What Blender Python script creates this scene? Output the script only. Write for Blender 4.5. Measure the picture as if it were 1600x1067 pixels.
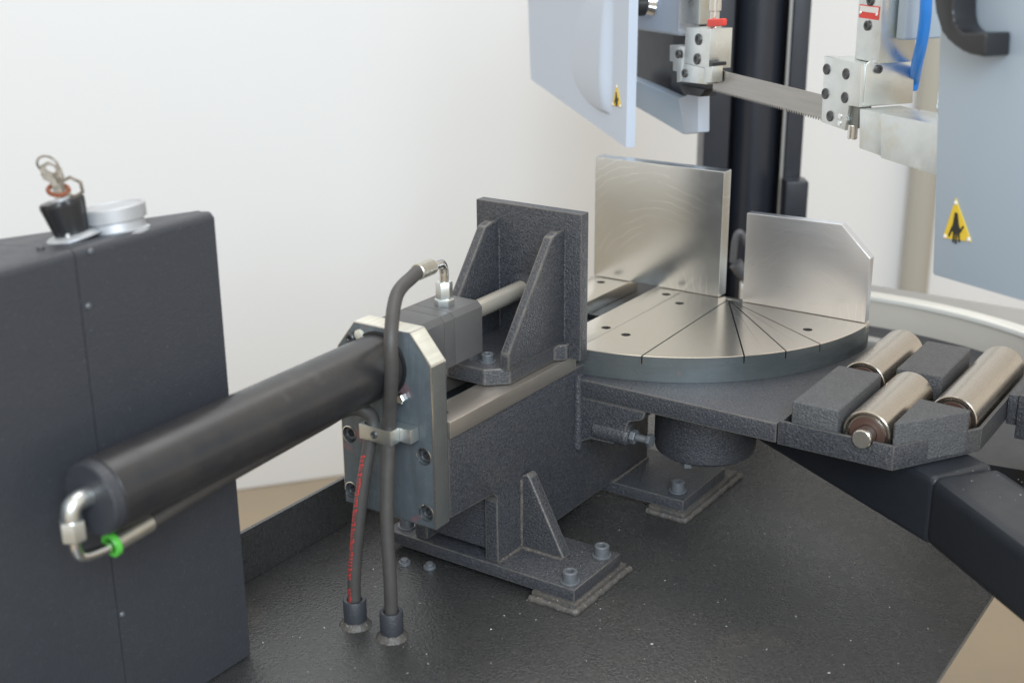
import bpy, bmesh, math, random
from mathutils import Vector, Matrix
random.seed(7)
R = math.radians
S = bpy.context.scene
COL = S.collection
for o in list(bpy.data.objects): bpy.data.objects.remove(o)

# ------------------------------------------------------------------ camera, world, lamps, exposure
cam = bpy.data.cameras.new('camera'); camo = bpy.data.objects.new('camera', cam); COL.objects.link(camo)
CR = Vector((0.8273, 0.5617, -0.0072)); CU = Vector((-0.1780, 0.2743, 0.9450)); CF = Vector((-0.5328, 0.7805, -0.3269))
m = Matrix((CR, CU, -CF)).transposed().to_4x4(); m.translation = (0.5557, -1.2174, 0.4114)
camo.matrix_world = m
cam.sensor_width = 36; cam.lens = 46.245; cam.clip_start = 0.02; cam.clip_end = 100
cam.dof.use_dof = True; cam.dof.focus_distance = 1.20; cam.dof.aperture_fstop = 5.0; cam.dof.aperture_blades = 9
S.camera = camo

W = bpy.data.worlds.new('World'); S.world = W; W.use_nodes = True
bg = W.node_tree.nodes['Background']; bg.inputs[0].default_value = (1.0, 0.925, 0.81, 1); bg.inputs[1].default_value = 0.86

def lamp(name, loc, target, size, power, col):
    l = bpy.data.lights.new(name, 'AREA'); l.shape = 'RECTANGLE'; l.size, l.size_y = size; l.energy = power; l.color = col
    o = bpy.data.objects.new(name, l); COL.objects.link(o); o.location = loc
    o.rotation_euler = (Vector(target) - Vector(loc)).to_track_quat('-Z', 'Y').to_euler()
    return o
lamp('ceiling_lamp', (-0.3, 0.3, 2.6), (-0.1, 0.1, 0), (1.8, 2.4), 32, (0.97, 0.98, 1.0))
lamp('window_lamp', (1.7, -2.3, 1.5), (-0.1, 0, 0), (1.8, 1.6), 106, (0.74, 0.88, 1.0))
S.view_settings.view_transform = 'Standard'; S.view_settings.look = 'None'
S.view_settings.exposure = 0.02; S.view_settings.gamma = 1.0
S.render.engine = 'CYCLES'

# ------------------------------------------------------------------ materials
def mat(name, base, metal=0.0, rough=0.5, var=None, bump=None, fleck=None, streak=None, rvar=0.0, spec=0.5, coat=0.0, stain=None, grain=None, scratch=0.0):
    """var=(scale, colour2, amount)  bump=(scale, strength, distance)  fleck=(scale, threshold, colour)  streak=(vector scale, amount)  stain=(scale, threshold, colour)"""
    M = bpy.data.materials.new(name); M.use_nodes = True
    N = M.node_tree.nodes; L = M.node_tree.links; P = N['Principled BSDF']
    P.inputs['Metallic'].default_value = metal; P.inputs['Roughness'].default_value = rough
    P.inputs['Specular IOR Level'].default_value = spec
    if coat: P.inputs['Coat Weight'].default_value = coat; P.inputs['Coat Roughness'].default_value = 0.15
    T = N.new('ShaderNodeTexCoord')
    rgb = N.new('ShaderNodeRGB'); rgb.outputs[0].default_value = (*base, 1); c = rgb.outputs[0]
    def noise(scale, detail=4, rgh=0.6, vec=None):
        n = N.new('ShaderNodeTexNoise'); n.inputs['Scale'].default_value = scale; n.inputs['Detail'].default_value = detail
        n.inputs['Roughness'].default_value = rgh; L.new(vec or T.outputs['Object'], n.inputs['Vector']); return n.outputs['Fac']
    def ramp(fac, lo, hi):
        r = N.new('ShaderNodeMapRange'); r.inputs['From Min'].default_value = lo; r.inputs['From Max'].default_value = hi; r.clamp = True
        L.new(fac, r.inputs['Value']); return r.outputs['Result']
    def mix(fac, a, b, amt=1.0):
        if amt != 1.0:
            k = N.new('ShaderNodeMath'); k.operation = 'MULTIPLY'; k.inputs[1].default_value = amt; L.new(fac, k.inputs[0]); fac = k.outputs[0]
        x = N.new('ShaderNodeMix'); x.data_type = 'RGBA'; L.new(fac, x.inputs[0]); L.new(a, x.inputs[6])
        if isinstance(b, tuple): x.inputs[7].default_value = (*b, 1)
        else: L.new(b, x.inputs[7])
        return x.outputs[2]
    if var: c = mix(ramp(noise(var[0], 5, 0.65), 0.35, 0.65), c, var[1], var[2])
    if streak:
        mp = N.new('ShaderNodeMapping'); mp.inputs['Scale'].default_value = streak[0]; L.new(T.outputs['Object'], mp.inputs['Vector'])
        st = noise(1.0, 6, 0.7, mp.outputs[0])
        c = mix(ramp(st, 0.3, 0.7), c, tuple(v * (1 - streak[1]) for v in base), 1.0)
    if stain: c = mix(ramp(noise(stain[0], 3, 0.55), stain[1], stain[1] + 0.08), c, stain[2], stain[3] if len(stain) > 3 else 1.0)
    if grain: c = mix(ramp(noise(grain[0], 2, 0.5), 0.38, 0.62), c, grain[1], grain[2])
    if fleck: c = mix(ramp(noise(fleck[0], 1, 0.5), fleck[1], fleck[1] + 0.05), c, fleck[2])
    if scratch:
        wv = N.new('ShaderNodeTexWave'); wv.wave_type = 'RINGS'; wv.rings_direction = 'SPHERICAL'; wv.inputs['Scale'].default_value = 34; wv.inputs['Distortion'].default_value = 9
        wv.inputs['Detail'].default_value = 3; wv.inputs['Detail Scale'].default_value = 0.7; L.new(T.outputs['Object'], wv.inputs['Vector'])
        sm = N.new('ShaderNodeMath'); sm.operation = 'MULTIPLY'; L.new(ramp(wv.outputs['Fac'], 0.95, 1.0), sm.inputs[0]); L.new(ramp(noise(26, 2, 0.5), 0.50, 0.62), sm.inputs[1])
        c = mix(sm.outputs[0], c, tuple(min(1, v * 1.22) for v in base), scratch)
    L.new(c, P.inputs['Base Color'])
    if rvar or streak:
        src = st if streak else noise(60, 5, 0.6)
        r = N.new('ShaderNodeMapRange'); r.inputs['From Min'].default_value = 0.3; r.inputs['From Max'].default_value = 0.7
        r.inputs['To Min'].default_value = max(0.03, rough - (rvar or 0.06)); r.inputs['To Max'].default_value = min(1, rough + (rvar or 0.06))
        L.new(src, r.inputs['Value']); L.new(r.outputs['Result'], P.inputs['Roughness'])
    if bump:
        b = N.new('ShaderNodeBump'); b.inputs['Strength'].default_value = bump[1]; b.inputs['Distance'].default_value = bump[2]
        L.new(noise(bump[0], 3, 0.55), b.inputs['Height'])
        if streak:
            b2 = N.new('ShaderNodeBump'); b2.inputs['Strength'].default_value = 0.06; b2.inputs['Distance'].default_value = 0.0002
            L.new(st, b2.inputs['Height']); L.new(b2.outputs[0], b.inputs['Normal'])
        L.new(b.outputs['Normal'], P.inputs['Normal'])
    return M

PAINT = mat('hammer_paint', (0.056, 0.059, 0.069), 0, 0.36, var=(9, (0.074, 0.073, 0.074), 0.7), stain=(16, 0.60, (0.088, 0.080, 0.072), 0.5), spec=0.6, bump=(480, 0.9, 0.0012), fleck=(700, 0.70, (0.14, 0.14, 0.145)), grain=(640, (0.028, 0.030, 0.037), 0.9), rvar=0.07)
FLOORP = mat('tray_paint', (0.042, 0.042, 0.043), 0, 0.27, var=(5, (0.056, 0.053, 0.050), 0.8), stain=(11, 0.62, (0.075, 0.068, 0.060), 0.45), bump=(480, 0.75, 0.0010), fleck=(700, 0.72, (0.12, 0.115, 0.11)), grain=(480, (0.025, 0.025, 0.025), 0.7), spec=0.8, rvar=0.06)
CABP = mat('cabinet_paint', (0.038, 0.041, 0.050), 0, 0.40, var=(6, (0.048, 0.050, 0.056), 0.6), bump=(650, 0.7, 0.0007), fleck=(600, 0.72, (0.10, 0.105, 0.12)), grain=(700, (0.034, 0.036, 0.043), 0.6), rvar=0.05)
CYLP = mat('satin_black', (0.020, 0.020, 0.023), 0, 0.32, var=(25, (0.032, 0.030, 0.029), 0.8), stain=(30, 0.64, (0.060, 0.055, 0.050), 0.5), spec=0.6, bump=(420, 0.12, 0.0005), rvar=0.06)
BLOCKP = mat('grey_block_paint', (0.085, 0.083, 0.086), 0, 0.42, var=(30, (0.10, 0.098, 0.096), 0.7), bump=(500, 0.08, 0.0003), rvar=0.05)
PADP = mat('coarse_grey_paint', (0.082, 0.083, 0.087), 0, 0.55, var=(60, (0.12, 0.12, 0.12), 0.6), bump=(480, 1.0, 0.0016), fleck=(750, 0.66, (0.18, 0.18, 0.19)), grain=(650, (0.060, 0.061, 0.066), 0.8))
MILL = mat('mill_scale', (0.20, 0.235, 0.26), 0.40, 0.30, var=(28, (0.11, 0.135, 0.15), 1.0), streak=((90, 90, 8), 0.5), stain=(48, 0.63, (0.30, 0.13, 0.14), 0.6), bump=(300, 0.06, 0.0003), rvar=0.10)
DISCSIDE = mat('blued_rim_steel', (0.22, 0.245, 0.255), 0.75, 0.32, var=(40, (0.15, 0.18, 0.19), 0.9), streak=((25, 25, 300), 0.25), stain=(40, 0.66, (0.30, 0.22, 0.20), 0.6), bump=(400, 0.05, 0.0002))
GROUND = mat('ground_steel', (0.83, 0.77, 0.68), 1, 0.24, var=(14, (0.79, 0.735, 0.65), 0.7), streak=((18, 1100, 1100), 0.02), rvar=0.012)
FENCEM = mat('brushed_fence_steel', (0.82, 0.855, 0.92), 1, 0.29, var=(9, (0.75, 0.785, 0.85), 0.8), streak=((16, 1100, 1100), 0.03), rvar=0.02, scratch=0.5)
JAWM = mat('zinc_jaw_steel', (0.70, 0.745, 0.785), 1, 0.25, var=(5, (0.63, 0.68, 0.72), 0.8), stain=(4, 0.58, (0.68, 0.67, 0.60), 0.3), rvar=0.02, scratch=0.8)
RAILM = mat('rail_steel', (0.52, 0.47, 0.42), 0.85, 0.40, var=(35, (0.42, 0.38, 0.34), 0.9), streak=((300, 14, 300), 0.12), bump=(400, 0.06, 0.0003), rvar=0.06)
EDGEM = mat('cut_edge_steel', (0.84, 0.81, 0.70), 0.4, 0.46, var=(40, (0.72, 0.69, 0.58), 0.9), streak=((300, 16, 300), 0.3), bump=(500, 0.08, 0.0003))  # cut steel, base colour raised to hold the white wall's reflection
SIDEM = mat('sawn_side_steel', (0.30, 0.31, 0.30), 0.8, 0.48, var=(40, (0.22, 0.24, 0.24), 0.9), streak=((40, 260, 40), 0.25), bump=(500, 0.1, 0.0003))
ZINC = mat('zinc_plate', (0.76, 0.78, 0.77), 0.95, 0.33, var=(30, (0.66, 0.69, 0.68), 0.9), stain=(26, 0.58, (0.64, 0.60, 0.46), 0.45), bump=(250, 0.06, 0.0004), rvar=0.09)
CHROME = mat('bright_chrome', (0.86, 0.86, 0.87), 1, 0.16)
BRIGHT = mat('bright_turned_steel', (0.78, 0.77, 0.74), 1, 0.22, streak=((200, 30, 200), 0.08))
ROLLM = mat('roller_steel', (0.58, 0.53, 0.465), 1, 0.28, var=(45, (0.50, 0.455, 0.40), 0.6), streak=((900, 40, 900), 0.08), stain=(120, 0.68, (0.42, 0.36, 0.30), 0.5), rvar=0.06)
SEALM = mat('bearing_seal', (0.075, 0.038, 0.028), 0, 0.5, bump=(300, 0.1, 0.0003))
BOLTM = mat('black_oxide_bolt', (0.06, 0.062, 0.068), 0.5, 0.32, var=(200, (0.12, 0.12, 0.12), 0.7))
PBOLT = mat('painted_bolt', (0.11, 0.12, 0.135), 0.2, 0.36, var=(200, (0.16, 0.165, 0.17), 0.7), bump=(500, 0.1, 0.0003))
DARK = mat('dark_recess', (0.012, 0.012, 0.013), 0, 0.5)  # near-black, carries the shade inside the bed slot and roller frame
RUBBER = mat('hose_rubber', (0.052, 0.048, 0.046), 0, 0.52, var=(90, (0.068, 0.062, 0.058), 0.8), bump=(380, 0.10, 0.0003))
REDP = mat('red_lettering', (0.62, 0.035, 0.035), 0, 0.5)
FERR = mat('crimped_ferrule', (0.56, 0.53, 0.46), 0.9, 0.36, var=(60, (0.44, 0.42, 0.37), 0.8))
GREENP = mat('green_ring', (0.10, 0.48, 0.06), 0, 0.4)
ORANGEP = mat('orange_lock_insert', (0.20, 0.055, 0.02), 0, 0.45)
BLACKPL = mat('black_plastic', (0.018, 0.018, 0.020), 0, 0.32, bump=(300, 0.05, 0.0003))
ALU = mat('satin_aluminium', (0.52, 0.53, 0.55), 0.6, 0.48, bump=(500, 0.05, 0.0002))
KEYM = mat('nickel_key', (0.15, 0.125, 0.10), 0.5, 0.42, var=(200, (0.38, 0.33, 0.27), 0.8))
BLUEGREY = mat('blue_grey_enamel', (0.40, 0.475, 0.56), 0, 0.38, var=(5, (0.42, 0.495, 0.575), 0.5), bump=(600, 0.05, 0.0003))
COVERL = mat('pale_blue_grey_enamel', (0.49, 0.545, 0.64), 0, 0.36, var=(5, (0.51, 0.565, 0.655), 0.5), bump=(600, 0.05, 0.0003))
BLUEHOSE = mat('blue_air_hose', (0.03, 0.25, 0.80), 0, 0.35)
REDPL = mat('red_lever_grip', (0.70, 0.05, 0.035), 0, 0.4)
YELLOW = mat('yellow_sticker', (0.80, 0.56, 0.04), 0, 0.4, var=(200, (0.75, 0.50, 0.03), 0.5))
BLACKINK = mat('black_ink', (0.02, 0.02, 0.015), 0, 0.5)
WHITEP = mat('white_label', (0.75, 0.72, 0.70), 0, 0.5)
CREAM = mat('cream_bed_paint', (0.60, 0.56, 0.50), 0, 0.4, var=(8, (0.56, 0.52, 0.46), 0.6))
LIPM = mat('white_lip_paint', (0.74, 0.73, 0.69), 0, 0.35, var=(30, (0.68, 0.67, 0.62), 0.6))
BEDGREY = mat('grey_bed_top', (0.30, 0.295, 0.285), 0, 0.45, var=(12, (0.34, 0.33, 0.31), 0.7))
COLM = mat('column_dark_paint', (0.024, 0.027, 0.036), 0, 0.34, bump=(300, 0.10, 0.0004), rvar=0.05)
WALLM = mat('white_wall', (0.79, 0.80, 0.815), 0, 0.7, var=(0.8, (0.77, 0.775, 0.785), 0.6), bump=(40, 0.05, 0.002))
POSTM = mat('beige_pipe_paint', (0.40, 0.38, 0.33), 0, 0.5)
ROOMFL = mat('tan_workshop_floor', (0.36, 0.285, 0.195), 0, 0.45, var=(2.5, (0.30, 0.255, 0.19), 0.8), bump=(60, 0.08, 0.002))
WELDM = mat('painted_weld', (0.072, 0.068, 0.065), 0, 0.45, var=(70, (0.115, 0.098, 0.082), 0.7), bump=(260, 0.9, 0.0018), fleck=(350, 0.68, (0.20, 0.18, 0.16)))
SWARFM = mat('swarf_metal', (0.80, 0.78, 0.74), 0.6, 0.4)
BLADEM = mat('blade_steel', (0.46, 0.44, 0.42), 1, 0.38, streak=((14, 14, 420), 0.12), bump=(500, 0.03, 0.0002))

WORN = mat('worn_paint_edge', (0.135, 0.125, 0.115), 0.2, 0.40, var=(120, (0.075, 0.075, 0.08), 0.8), bump=(480, 0.6, 0.0008))

# ------------------------------------------------------------------ mesh helpers
OFF = {}
def thing(name, loc, label, cat, group=None):
    o = bpy.data.objects.new(name, None); COL.objects.link(o); o.location = loc; o.empty_display_size = 0.02
    o['label'] = label; o['category'] = cat
    if group: o['group'] = group
    OFF[o.name] = Vector(loc); return o
def mk(name, bm, mats, parent=None, smooth=True, loc=None, ang=32, label=None, cat=None, group=None, kind=None):
    if not isinstance(mats, (list, tuple)): mats = [mats]
    off = OFF[parent.name] if parent else Vector(loc or (0, 0, 0))
    bmesh.ops.translate(bm, vec=-off, verts=bm.verts)
    me = bpy.data.meshes.new(name); bm.to_mesh(me); bm.free()
    for x in mats: me.materials.append(x)
    if smooth:
        for p in me.polygons: p.use_smooth = True
        me.set_sharp_from_angle(angle=R(ang))
    o = bpy.data.objects.new(name, me); COL.objects.link(o)
    if parent: o.parent = parent
    else: o.location = off
    OFF[o.name] = off
    if label: o['label'] = label
    if cat: o['category'] = cat
    if group: o['group'] = group
    if kind: o['kind'] = kind
    return o
FX = lambda a, b, h: (h, a, b)      # polygon in (y,z), extruded in x
FY = lambda a, b, h: (a, h, b)      # polygon in (x,z), extruded in y
FZ = lambda a, b, h: (a, b, h)      # polygon in (x,y), extruded in z
TH = R(-34.5); HU = Vector((math.cos(TH), math.sin(TH), 0)); HN = Vector((-math.sin(TH), math.cos(TH), 0))
def FV(a, b, h): p = HU * a + HN * h; return (p.x, p.y, b)      # saw head frame: polygon in (u,z), extruded across the blade
def FUZ(a, b, h): p = HU * a + HN * b; return (p.x, p.y, h)     # saw head frame: polygon in (u,v), extruded in z
def prism(poly, lo, hi, fn, bev=0.0, seg=2, bm=None, wear=-1):
    own = bm is None
    t = bmesh.new()
    A = [t.verts.new(fn(a, b, lo)) for a, b in poly]; B = [t.verts.new(fn(a, b, hi)) for a, b in poly]
    t.faces.new(A); t.faces.new(B[::-1])
    for i in range(len(poly)):
        j = (i + 1) % len(poly); t.faces.new((A[j], A[i], B[i], B[j]))
    bmesh.ops.recalc_face_normals(t, faces=t.faces)
    if bev: bmesh.ops.bevel(t, geom=list(t.edges), offset=bev, segments=seg, affect='EDGES', profile=0.6, clamp_overlap=True, material=wear)
    if own: return t
    me = bpy.data.meshes.new('tmp'); t.to_mesh(me); t.free(); bm.from_mesh(me); bpy.data.meshes.remove(me); return bm
def box(x0, x1, y0, y1, z0, z1, bev=0.0006, bm=None, seg=2, wear=-1):
    return prism([(x0, y0), (x1, y0), (x1, y1), (x0, y1)], z0, z1, FZ, bev, seg, bm, wear)
def frame(axis):
    w = Vector(axis).normalized(); a = Vector((0, 0, 1)) if abs(w.z) < 0.9 else Vector((1, 0, 0))
    u = a.cross(w).normalized(); v = w.cross(u); return u, v, w
def lathe(prof, origin, axis, seg=32, bm=None, hexfrom=None, hexto=None, phase=0.0, cap=True):
    """prof: list of (r,h); rings hexfrom..hexto (indices) are hexagonal"""
    bm = bm or bmesh.new(); u, v, w = frame(axis); o = Vector(origin); rings = []
    for k, (r, h) in enumerate(prof):
        if r <= 1e-9: rings.append([bm.verts.new(o + w * h)]); continue
        ring = []
        for i in range(seg):
            a = 2 * math.pi * i / seg + phase; rr = r
            if hexfrom is not None and hexfrom <= k <= hexto:
                rr = r * math.cos(math.pi / 6) / math.cos((a - phase) % (math.pi / 3) - math.pi / 6)
            ring.append(bm.verts.new(o + w * h + (u * math.cos(a) + v * math.sin(a)) * rr))
        rings.append(ring)
    for A, B in zip(rings, rings[1:]):
        n = max(len(A), len(B))
        for i in range(n):
            j = (i + 1) % n
            if len(A) == 1 and len(B) == 1: continue
            if len(A) == 1: bm.faces.new((A[0], B[i], B[j]))
            elif len(B) == 1: bm.faces.new((A[i], A[j], B[0]))
            else: bm.faces.new((A[i], A[j], B[j], B[i]))
    for e in (rings[0], rings[-1]):
        if cap and len(e) > 2: bm.faces.new(e)
    bmesh.ops.recalc_face_normals(bm, faces=bm.faces); return bm
def rod(p0, p1, r, seg=28, bev=0.0005, bm=None):
    d = Vector(p1) - Vector(p0); h = d.length; b = min(bev, r * 0.4)
    return lathe([(0, 0), (r - b, 0), (r, b), (r, h - b), (r - b, h), (0, h)], p0, d, seg, bm)
def catmull(P, n=8):
    P = [Vector(p) for p in P]; Q = [P[0] * 2 - P[1]] + P + [P[-1] * 2 - P[-2]]; out = []
    for i in range(1, len(Q) - 2):
        a, b, c, d = Q[i - 1:i + 3]
        for k in range(n):
            t = k / n
            out.append(0.5 * ((2 * b) + (c - a) * t + (2 * a - 5 * b + 4 * c - d) * t * t + (3 * b - a - 3 * c + d) * t ** 3))
    out.append(P[-1]); return out
def tube(path, r, seg=18, bm=None, smooth=8):
    bm = bm or bmesh.new(); P = catmull(path, smooth) if smooth else [Vector(p) for p in path]
    T = [(P[min(i + 1, len(P) - 1)] - P[max(i - 1, 0)]).normalized() for i in range(len(P))]
    u = frame(T[0])[0]; rings = []
    for i, p in enumerate(P):
        u = (u - T[i] * u.dot(T[i])).normalized(); v = T[i].cross(u)
        rr = r[min(i * len(r) // len(P), len(r) - 1)] if isinstance(r, list) else r
        rings.append([bm.verts.new(p + (u * math.cos(2 * math.pi * k / seg) + v * math.sin(2 * math.pi * k / seg)) * rr) for k in range(seg)])
    for A, B in zip(rings, rings[1:]):
        for i in range(seg): j = (i + 1) % seg; bm.faces.new((A[i], A[j], B[j], B[i]))
    bm.faces.new(rings[0][::-1]); bm.faces.new(rings[-1]); bmesh.ops.recalc_face_normals(bm, faces=bm.faces); return bm
def cut(o, cutters):
    """cut holes: cutters is a list of bmesh in world coordinates"""
    bm = bmesh.new()
    for c in cutters:
        me = bpy.data.meshes.new('t'); c.to_mesh(me); c.free(); bm.from_mesh(me); bpy.data.meshes.remove(me)
    bmesh.ops.translate(bm, vec=-OFF[o.name], verts=bm.verts)
    me = bpy.data.meshes.new('t'); bm.to_mesh(me); bm.free(); k = bpy.data.objects.new('t', me); COL.objects.link(k)
    if o.parent: k.parent = o.parent
    else: k.location = o.location
    md = o.modifiers.new('b', 'BOOLEAN'); md.operation = 'DIFFERENCE'; md.object = k; md.solver = 'EXACT'
    bpy.context.view_layer.update(); dg = bpy.context.evaluated_depsgraph_get()
    new = bpy.data.meshes.new_from_object(o.evaluated_get(dg)); o.modifiers.clear()
    old = o.data; o.data = new; bpy.data.meshes.remove(old)
    bpy.data.objects.remove(k); bpy.data.meshes.remove(me)
    for p in o.data.polygons: p.use_smooth = True
    o.data.set_sharp_from_angle(angle=R(32))
def socket_bolt(parent, p, axis, r=0.0065, h=0.008, mt=None, hexr=0.0034, name='bolt', ph=0.3):
    b = r * 0.12
    bm = lathe([(0, 0), (r, 0), (r, h - b), (r - b, h), (hexr * 1.18, h), (hexr * 1.1, h - 0.0004), (hexr * 1.05, h * 0.45), (0, h * 0.42)], p, axis, 36, hexfrom=5, hexto=6, phase=ph)
    return mk(name, bm, mt or PBOLT, parent, ang=28)
def bymat(bm, rules, default=0):
    """material index per face by normal: rules list of (vector, cos, index)"""
    bm.normal_update()
    for f in bm.faces:
        f.material_index = default
        for v, c, i in rules:
            if f.normal.dot(Vector(v)) > c: f.material_index = i; break

# ------------------------------------------------------------------ setting: floor and wall
wd = Vector((0.61, 0.79, 0)).normalized(); wn = Vector((0.79, -0.61, 0)).normalized(); w0 = Vector((-1.28, 0.487, 0))
bm = bmesh.new()
for p in ((-6, -6), (7, -6), (7, 8), (-6, 8)): bm.verts.new((p[0], p[1], -0.75))
bm.faces.new(bm.verts); mk('floor', bm, ROOMFL, smooth=False, loc=(0, 0, -0.75), kind='structure')
def FW(a, b, h): p = w0 + wd * a + wn * h; return (p.x, p.y, b)
mk('wall', prism([(-3.0, -0.748), (5.0, -0.748), (5.0, 1.7), (-3.0, 1.7)], -0.08, 0.0, FW), WALLM, smooth=False, loc=tuple(w0), kind='structure')
mk('wall_pipe', rod((-0.305, 1.672, -0.748), (-0.305, 1.672, 1.6), 0.030, 24), POSTM, loc=(-0.305, 1.672, -0.748), label='beige vertical pipe in front of the white wall behind the saw', cat='pipe')

# ------------------------------------------------------------------ chip tray
tray = thing('chip_tray', (0.05, -0.3, -0.187), 'dark textured steel chip tray under the vise with welded pads and hose bosses', 'tray')
mk('floor_panel', box(-0.236, 0.329, -0.98, 0.10, -0.187, -0.18, 0.0012), FLOORP, tray)
mk('side_wall', box(-0.2405, -0.2362, -0.98, 0.10, -0.187, -0.1305, 0.0008), FLOORP, tray)
def weldline(pts, r, name='weld_bead', parent=tray):
    bm = bmesh.new(); P = []
    for a, b in zip(pts, pts[1:]):
        a, b = Vector(a), Vector(b); n = max(2, int((b - a).length / 0.003))
        P += [a + (b - a) * (k / n) for k in range(n)]
    P.append(Vector(pts[-1]))
    P = [p + Vector((random.uniform(-1, 1), random.uniform(-1, 1), 0)) * r * 0.18 for p in P]
    return mk(name, tube(P, [r * random.uniform(0.8, 1.15) for _ in range(len(P))], 8, smooth=0), WELDM, parent, ang=60)
mk('weld_pad', box(-0.006, 0.0395, -0.3675, -0.2780, -0.1798, -0.1722, 0.0012), WELDM, tray)
mk('weld_pad', box(-0.002, 0.0380, -0.1610, -0.0400, -0.1798, -0.1722, 0.0012), WELDM, tray)
weldline([(-0.006, -0.3690, -0.1785), (0.0400, -0.3690, -0.1785), (0.0408, -0.276, -0.1785)], 0.0036)
weldline([(-0.002, -0.1625, -0.1785), (0.0388, -0.1625, -0.1785), (0.0395, -0.037, -0.1785)], 0.0036)
for x, y in ((-0.1070, -0.4852), (-0.0690, -0.4832)):
    bs = mk('hose_boss', lathe([(0.0062, -0.002), (0.0095, -0.0006), (0.0098, 0.0), (0.0098, 0.0235), (0.0092, 0.0245), (0.0068, 0.0245), (0.0062, 0.0238), (0.0062, 0.012), (0, 0.012)], (x, y, -0.18), (0, 0, 1), 36), CABP, tray)
    bm = lathe([(0.0092, 0.0055), (0.0105, 0.0040), (0.0130, 0.0012), (0.0142, -0.0005), (0.0092, -0.0005)], (x, y, -0.18), (0, 0, 1), 40)
    for v in bm.verts: v.co += Vector((random.uniform(-1, 1), random.uniform(-1, 1), random.uniform(-.6, .6))) * 0.0005
    mk('weld_ring', bm, WELDM, bs, ang=70)
for x, y in ((-0.139, -0.379), (-0.115, -0.372)):
    mk('stud', lathe([(0.0060, 0), (0.0056, 0.0022), (0.0035, 0.0024), (0.0034, 0.0048), (0, 0.0052)], (x, y, -0.18), (0, 0, 1), 20), PBOLT, tray)
mk('pedestal', box(-0.20, 0.08, -0.85, -0.32, -0.748, -0.1872, 0.002), CABP, tray)

# ------------------------------------------------------------------ control cabinet
cab = thing('control_cabinet', (-0.2, -0.8, -0.178), 'dark grey textured control cabinet behind the long hydraulic cylinder', 'cabinet')
def cabbody(y0, y1, zt=0.190):
    # side profile in (x,z): front face at x=-0.147, slightly tilted top with bent front edge
    prof = [(-0.147, -0.1785)]
    for k in range(7):
        a = R(90 * k / 6 * 0.93); prof.append((-0.147 - 0.006 + 0.006 * math.cos(a), zt - 0.006 + 0.006 * math.sin(a)))
    prof += [(-0.262, zt - 0.0122), (-0.262, -0.1785)]
    return prism(prof, y0, y1, FY, 0.0)
b = cabbody(-0.6925, -0.566); bmesh.ops.bevel(b, geom=[e for e in b.edges if all(abs(v.co.y + 0.566) < 1e-5 for v in e.verts)], offset=0.004, segments=3, affect='EDGES')
for vtx in b.verts:
    if vtx.co.x < -0.2 and vtx.co.z > 0:
        t_ = max(0.0, min(1.0, (-0.562 - vtx.co.y) / 0.1305)); vtx.co.x = -0.164 - 0.098 * t_; vtx.co.z = 0.1882 - 0.0104 * t_
    elif vtx.co.x < -0.2: vtx.co.x = -0.164 if vtx.co.y > -0.6 else -0.262
cr = mk('side_panel', b, CABP, cab, label='plain right-hand cabinet panel with rounded corner')
mk('side_panel', cabbody(-1.15, -0.6932), CABP, cab)
for y, z in ((-0.6870, 0.1500), (-0.6890, -0.0820), (-0.6800, 0.1860)):
    mk('screw', lathe([(0.0021, 0), (0.0021, 0.0008), (0.0015, 0.0015), (0, 0.0017)], (-0.1472, y, z), (1, 0, 0), 16), PBOLT, cab)
mk('screw', lathe([(0.0026, 0), (0.0026, 0.0020), (0.0017, 0.0026), (0, 0.0027)], (-0.172, -0.7000, 0.1878), (0, 0, 1), 16), BOLTM, cab)
KA = Vector((-0.20, -0.10, 1)).normalized()
kb = Vector((-0.1830, -0.6650, 0.1868))
mk('mounting_ring', lathe([(0.0195, 0), (0.0195, 0.0012), (0.0165, 0.0030), (0.0105, 0.0034), (0, 0.0034)], kb, KA, 40), ALU, cab)
# fluted knob, wider at the top
bm = bmesh.new(); u, v, w = frame(KA); rings = []
for h, r in ((0.0030, 0.0116), (0.0050, 0.0120), (0.0225, 0.0150), (0.0255, 0.0153), (0.0268, 0.0145)):
    ring = []
    for i in range(72):
        a = 2 * math.pi * i / 72; f = 1 - 0.07 * max(0, math.cos(6 * a)) ** 2 * (1 if h < 0.026 else 0)
        ring.append(bm.verts.new(kb + KA * h + (u * math.cos(a) + v * math.sin(a)) * r * f))
    rings.append(ring)
for A, B in zip(rings, rings[1:]):
    for i in range(72): j = (i + 1) % 72; bm.faces.new((A[i], A[j], B[j], B[i]))
bm.faces.new(rings[0]); bm.faces.new(rings[-1]); bmesh.ops.recalc_face_normals(bm, faces=bm.faces)
kn = mk('lock_knob', bm, BLACKPL, cab, label='black fluted key lock knob', ang=40)
mk('lock_core', lathe([(0.0070, 0.0262), (0.0070, 0.0276), (0.0060, 0.0282), (0, 0.0282)], kb, KA, 28), ALU, kn)
mk('indicator_pin', rod(kb + KA * 0.0195 - CR * 0.0135, kb + KA * 0.0195 - CR * 0.0168, 0.0014, 12), ALU, kn)
mk('indicator_foot', rod(kb + KA * 0.001 + Vector((0.011, -0.012, 0)), kb + KA * 0.006 + Vector((0.009, -0.010, 0)), 0.0016, 12), ALU, kn)
pb = Vector((-0.1735, -0.6350, 0.1858)); KB = Vector((-0.14, -0.02, 1)).normalized()
mk('button_collar', lathe([(0.0245, -0.001), (0.0245, 0.0006), (0.0205, 0.0014), (0.0196, 0.0022), (0.0192, 0.0080), (0.0216, 0.0090), (0.0222, 0.0178), (0.0214, 0.0188), (0.0200, 0.0188), (0.0195, 0.0180), (0, 0.0178)], pb, KB, 48), ALU, cab, label='round satin aluminium push button collar')
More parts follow.
